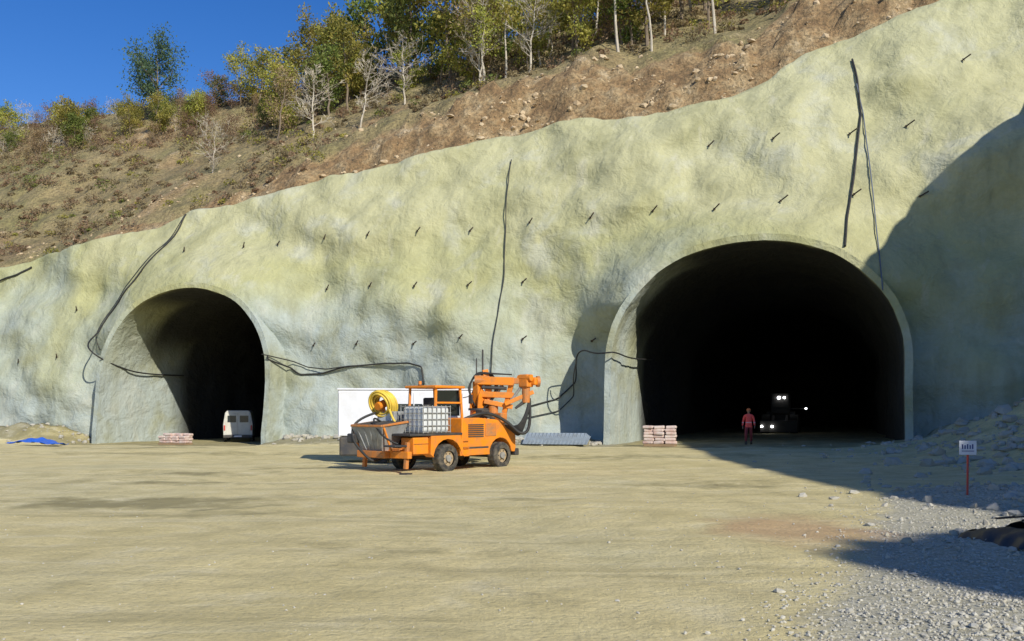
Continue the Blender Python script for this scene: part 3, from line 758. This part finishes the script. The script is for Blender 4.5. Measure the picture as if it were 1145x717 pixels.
# ------------------------------------------------------------------ white trailer behind
TR=empty('white_site_trailer',(-3.95,33.6,gz(-3.9,33.6)),math.radians(8))
box('body',(-2.55,-1.05,1.02),(2.75,1.05,2.7),M_white,TR,.05)
box('roof_cap',(-2.58,-1.08,2.7),(2.78,1.08,2.77),M_white,TR,.02)
box('lower_skirt',(-2.5,-1.0,.3),(-1.3,1.0,1.0),M_dark,TR,.06)
box('chassis',(-2.3,-.6,.6),(3.2,.6,.94),M_dark,TR)
for x in (-2.5,-1.3,.2,1.1,2.0): box('panel_rib',(x-.02,-1.075,1.0),(x+.02,-1.05,2.6),M_white,TR,.004)
box('window',(-.4,-1.07,1.6),(.5,-1.05,2.2),M_glass,TR,.01)
for x in (-1.0,1.6):
    for y in (-.9,.9): wheel((x,y,.42),.42,.28,TR,M_grey)
box('end_door',(-2.57,-.6,1.05),(-2.552,.6,2.4),M_cream,TR,.005)
# ------------------------------------------------------------------ van in left tunnel
VA=empty('white_van',(-18.55,60.0,-.2),math.radians(14))
body=[(-.95,.35),(-.97,1.2),(-.84,2.0),(-.7,2.15),(.7,2.15),(.84,2.0),(.97,1.2),(.95,.35)]
prism('body',body,.0,4.2,M_cream,VA,.06)
for x in (-.4,.4): box('rear_door',(x-.38,-.03,.5),(x+.38,.005,1.95),M_cream,VA,.02)
for x in (-.4,.4): box('door_window',(x-.28,-.04,1.35),(x+.28,-.025,1.8),M_glass,VA,.01)
box('bumper',(-.95,-.15,.3),(.95,.02,.5),M_dark,VA,.04); box('number_plate',(-.25,-.165,.36),(.25,-.15,.46),M_white,VA,.003)
for x in (-.87,.87): box('tail_lamp',(x-.05,-.03,.8),(x+.05,.01,1.15),M_red,VA,.01)
for x in (-.85,.85):
    for y in (.7,3.5): rod('wheel',(x-.1,y,.34),(x+.1,y,.34),.34,M_tyre,VA,24)
# ------------------------------------------------------------------ loader deep in big tunnel
lx,ly,_=W(-.6,27,0)
LD=empty('wheel_loader',(lx,ly,.2),-TH)
prism('engine_body',[(-1.1,.7),(-1.1,1.7),(1.1,1.7),(1.1,.7)],.8,4.2,M_vdark,LD,.08)
box('cab',(-.7,.3,1.5),(.7,1.9,3.1),M_vdark,LD,.08); box('cab_glass',(-.6,.27,2.0),(.6,.3,2.95),M_vdark,LD,.01)
for x in (-1.05,1.05):
    for y in (-.3,3.2): rod('wheel',(x-.28,y,.72),(x+.28,y,.72),.72,M_vdark,LD,28)
beam('lift_arm',(-.5,.2,1.3),(-.5,-1.6,.6),.18,.25,M_vdark,LD); beam('lift_arm',(.5,.2,1.3),(.5,-1.6,.6),.18,.25,M_vdark,LD)
prism('bucket',[(-1.35,.1),(-1.35,1.0),(1.35,1.0),(1.35,.1)],-2.2,-1.5,M_vdark,LD,.05)
for x,z,r in ((-.1,2.75,.11),(.3,2.75,.08),(1.9,1.9,.06)):
    rod('work_lamp',(x,.2,z),(x,.14,z),r,M_lamp,LD,16)
rod('lamp_bracket',(.7,.4,1.9),(1.9,.25,1.9),.03,M_dark,LD,8)
for x in (-1.2,-.45): rod('headlight',(x,-2.28,.55),(x,-2.34,.55),.08,M_lamp,LD,16)
# ------------------------------------------------------------------ bag stacks, sheets, tarp
def bags(name,loc,rz,nx,ny,nzv):
    e=empty(name,loc,rz)
    L=.52;Wd=.36;H=.15
    box('pallet',(-nx*L/2,-ny*Wd/2,0),(nx*L/2,ny*Wd/2,.12),M_wood,e)
    for k in range(nzv):
        for i in range(nx):
            for j in range(ny):
                if k==nzv-1 and random.random()<.3: continue
                o=box('bag',(-L/2,-Wd/2,-H/2),(L/2,Wd/2,H/2),M_bag,e,.05); o.modifiers['b'].segments=3
                o.location=((i-(nx-1)/2)*L+random.uniform(-.05,.05),(j-(ny-1)/2)*Wd+random.uniform(-.04,.04),.2+k*H)
                o.rotation_euler=(random.uniform(-.07,.07),random.uniform(-.07,.07),random.uniform(-.15,.15))
bags('cement_bag_stack',(7.35,44.0,gz(7.4,44)),-.3,3,2,6)
bags('cement_bag_stack',(-21.0,55.3,gz(-21.3,55.5)),-.35,4,2,4)
sheets=empty('corrugated_sheet_stack',(2.2,45.2,gz(2,45.2)),-.33)
for k in range(4):
    v=[];f=[];n=64
    for i in range(n+1):
        x=-1.6+3.2*i/n; w=.03*math.sin(i*math.pi/2)
        v.append((x+.08*k,-.5-.06*k+w,.05)); v.append((x+.08*k,.25-.04*k+w,.6-.05*k))
    for i in range(n): f.append((2*i,2*i+2,2*i+3,2*i+1))
    o=mesh_obj('corrugated_sheet',v,f,[M_bluegrey],sheets); o.modifiers.new('s','SOLIDIFY').thickness=.01
v=[];f=[]
for i in range(25):
    for j in range(17):
        x=-30+i*.13;y=52.3+j*.1; v.append((x,y,gz(x,y)+.12+.35*math.exp(-((i-12)/8)**2-((j-8)/6)**2)+.16*fr(x,y,3,1.6,3)))
for i in range(24):
    for j in range(16): f.append((i*17+j,(i+1)*17+j,(i+1)*17+j+1,i*17+j+1))
mesh_obj('blue_tarpaulin',v,f,[M_blue],smooth=True)
# crumpled dark plastic with offcut rods on a small heap, right foreground
v=[];f=[];NI,NJ=44,24
for i in range(NI):
    for j in range(NJ):
        x=6.6+i*.1+.12*nz(i,j,1,.3);y=11.5+j*.075+.25*nz(i,3,0,.15)
        e=min(i,j,NI-1-i,NJ-1-j)
        v.append((x,y,gz(x,y)+.03+min(e,3)*.03+.10*abs(fr(x,y,2,1.8,4))-(.05 if e==0 else 0)))
for i in range(NI-1):
    for j in range(NJ-1):
        if nz(i*.12,j*.2,5,1.0)>.32: continue
        f.append((i*NJ+j,(i+1)*NJ+j,(i+1)*NJ+j+1,i*NJ+j+1))
mesh_obj('black_plastic_sheet',v,f,[M_btarp],smooth=True)
RM=empty('scrap_rod_pile',(8.0,12.3,gz(8.0,12.3)+.12),0)
for i in range(16):
    a=random.gauss(.15,.35); x=random.uniform(-1,1);y=random.uniform(-.5,.5);L=random.uniform(.3,.8); z=random.uniform(.02,.1)
    rod('rod',(x-L*math.cos(a),y-L*math.sin(a),z),(x+L*math.cos(a),y+L*math.sin(a),z+random.uniform(-.05,.03)),.012,M_bolt,RM,6)
# ------------------------------------------------------------------ sign
SG=empty('site_sign',(9.4,18.3,gz(9.4,18.3)),-.1)
rod('post',(0,0,-.3),(0.01,0,.98),.022,M_red,SG,8)
box('panel',(-.17,-.035,.83),(.17,-.022,1.12),M_white,SG,.004)
M_ink=simple('sign_ink',(.03,.05,.2),.6)
for i in range(5): box('letter_stroke',(-.12+i*.05,-.039,.95),(-.095+i*.05,-.0355,1.05-(i%2)*.02),M_ink,SG,0)
box('letter_bar',(-.12,-.039,.90),(.12,-.0355,.915),M_ink,SG,0)
# ------------------------------------------------------------------ worker
WK=empty('construction_worker',(11.75,44.0,gz(11.75,44.0)),math.radians(-15))
def skinned(name,verts,edges,rad,mat,root=0,sub=2):
    me=bpy.data.meshes.new(name); me.from_pydata(verts,edges,[]); me.materials.append(mat)
    o=link(bpy.data.objects.new(name,me),WK)
    o.modifiers.new('skin','SKIN'); 
    for i,r in enumerate(rad): me.skin_vertices[0].data[i].radius=r if hasattr(r,'__len__') else (r,r); me.skin_vertices[0].data[i].use_root=(i==root)
    o.modifiers['skin'].use_smooth_shade=True
    s=o.modifiers.new('sub','SUBSURF'); s.levels=sub; s.render_levels=sub
    return o
def clothes():
    m,t=newmat('work_clothes')
    tc=t.node('ShaderNodeTexCoord').outputs['Object']; sp=t.node('ShaderNodeSeparateXYZ'); t.l.new(tc,sp.inputs[0])
    ax=t.math('ABSOLUTE',sp.outputs['X'])
    z=t.math('GREATER_THAN',sp.outputs['Z'],.86)
    sl=t.math('GREATER_THAN',ax,.235)
    k=t.math('MAXIMUM',z,sl)
    c=t.mix(k,(.25,.04,.04),(1.0,.12,.09))
    band=t.math('MULTIPLY',t.math('GREATER_THAN',sp.outputs['Z'],1.08),t.math('LESS_THAN',sp.outputs['Z'],1.12))
    c=t.mix(band,c,(.9,.5,.45)); t.l.new(c,t.b.inputs['Base Color']); t.b.inputs['Roughness'].default_value=.85
    t.l.new(t.bump(t.noise(tc,14,4),.5,.02),t.b.inputs['Normal']); return m
M_cl=clothes()
bv=[(0,0,.94),(0,0,1.12),(0,.01,1.32),(0,.01,1.46),(0,0,1.54),
 (-.10,0,.90),(-.13,-.10,.50),(-.13,-.02,.12),(.10,0,.90),(.12,.10,.50),(.12,.28,.14),
 (-.19,.01,1.42),(-.27,.05,1.15),(-.29,-.08,.93),(.19,.01,1.42),(.27,-.02,1.14),(.29,-.17,.96)]
be=[(0,1),(1,2),(2,3),(3,4),(0,5),(5,6),(6,7),(0,8),(8,9),(9,10),(3,11),(11,12),(12,13),(3,14),(14,15),(15,16)]
br=[(.16,.12),(.15,.11),(.18,.13),(.13,.1),.055,(.1,.1),.075,.055,(.1,.1),.075,.055,.075,.052,.04,.075,.052,.04]
skinned('body',bv,be,br,M_cl)
skinned('neck_and_head',[(0,0,1.5),(0,-.01,1.58),(0,-.015,1.64),(0,-.01,1.70),(0,0,1.75)],[(0,1),(1,2),(2,3),(3,4)],[.05,.05,(.07,.085),(.075,.09),(.05,.06)],M_skin)
skinned('nose',[(0,-.085,1.665),(0,-.115,1.645)],[(0,1)],[.012,.014],M_skin,sub=1)
for x in (-.03,.03): torus('eye',(x,-.093,1.675),.006,.006,(0,1,0),M_hair,WK,8,6)
box('mouth',(-.025,-.1,1.612),(.025,-.088,1.62),M_hair,WK,.003)
for x in (-.082,.082): torus('ear',(x,0,1.66),.018,.01,(1,0,0),M_skin,WK,12,6)
v=[];f=[]
for j in range(6):
    t=j/5*math.pi/2
    for i in range(20):
        a=i*math.pi/10; v.append((.112*math.cos(t)*math.cos(a),.135*math.cos(t)*math.sin(a),1.70+.12*math.sin(t)))
for j in range(5):
    for i in range(20): f.append((j*20+i,j*20+(i+1)%20,(j+1)*20+(i+1)%20,(j+1)*20+i))
mesh_obj('helmet',v,f,[M_helm],WK,smooth=True); box('helmet_brim',(-.09,-.19,1.695),(.09,-.1,1.71),M_helm,WK,.006)
for side,(hx,hy,hz) in ((-1,(-.29,-.1,.89)),(1,(.29,-.2,.92))):
    skinned('palm',[(hx,hy,hz+.03),(hx,hy-.015,hz-.05)],[(0,1)],[(.025,.03),(.02,.042)],M_skin,sub=1)
    for k,L in enumerate((.07,.08,.075,.06)):
        y0=hy-.045+.024*k
        skinned('finger',[(hx,y0,hz-.05),(hx-.004*side,y0-.004,hz-.05-L*.55),(hx-.02*side,y0-.008,hz-.05-L)],[(0,1),(1,2)],[.010,.009,.008],M_skin,sub=1)
    skinned('thumb',[(hx,hy-.03,hz-.0),(hx-.01*side,hy-.065,hz-.03),(hx-.015*side,hy-.07,hz-.065)],[(0,1),(1,2)],[.012,.011,.009],M_skin,sub=1)
for x,y,z,rx in ((-.13,-.02,.0,0),(.12,.28,.03,-.4)):
    o=box('boot',(-.05,-.17,0),(.05,.09,.1),M_boot,WK,.035); o.location=(x,y-.04,z+.05); o.rotation_euler=(rx,0,0)
    rod('boot_shaft',(x,y,z+.05),(x,y-.01,z+.25),.06,M_boot,WK,14)
# ------------------------------------------------------------------ light
el=math.radians(33); az=math.radians(32)
ts=Vector((math.cos(el)*math.sin(az),-math.cos(el)*math.cos(az),math.sin(el)))
sd=bpy.data.lights.new('sun','SUN'); sd.energy=5.0; sd.angle=math.radians(.5); sd.color=(1,.95,.84)
so=bpy.data.objects.new('sun',sd); so.rotation_mode='QUATERNION'; so.rotation_quaternion=ts.to_track_quat('Z','Y'); so.location=(60,-80,70); link(so)
w=bpy.data.worlds.new('World'); S.world=w; w.use_nodes=True
nt=w.node_tree; bg=nt.nodes['Background']; sk=nt.nodes.new('ShaderNodeTexSky'); sk.sky_type='NISHITA'; sk.sun_disc=False
sk.sun_elevation=el; sk.sun_rotation=math.pi-az; sk.dust_density=.3; sk.air_density=1.0; sk.ozone_density=3.0; sk.altitude=200
hsn=nt.nodes.new('ShaderNodeHueSaturation'); hsn.inputs['Saturation'].default_value=1.35; hsn.inputs['Hue'].default_value=.515; hsn.inputs['Value'].default_value=1.0
nt.links.new(sk.outputs[0],hsn.inputs['Color']); nt.links.new(hsn.outputs[0],bg.inputs[0]); bg.inputs[1].default_value=.13
S.view_settings.view_transform='Standard'; S.view_settings.look='None'; S.view_settings.exposure=0
# ------------------------------------------------------------------ camera
cd=bpy.data.cameras.new('camera'); cd.lens=31.16; cd.sensor_width=36; cd.shift_y=.0886; cd.clip_end=4000
co=bpy.data.objects.new('camera',cd); co.location=(0,0,1.9); co.rotation_euler=(math.radians(90),0,0); link(co); S.camera=co
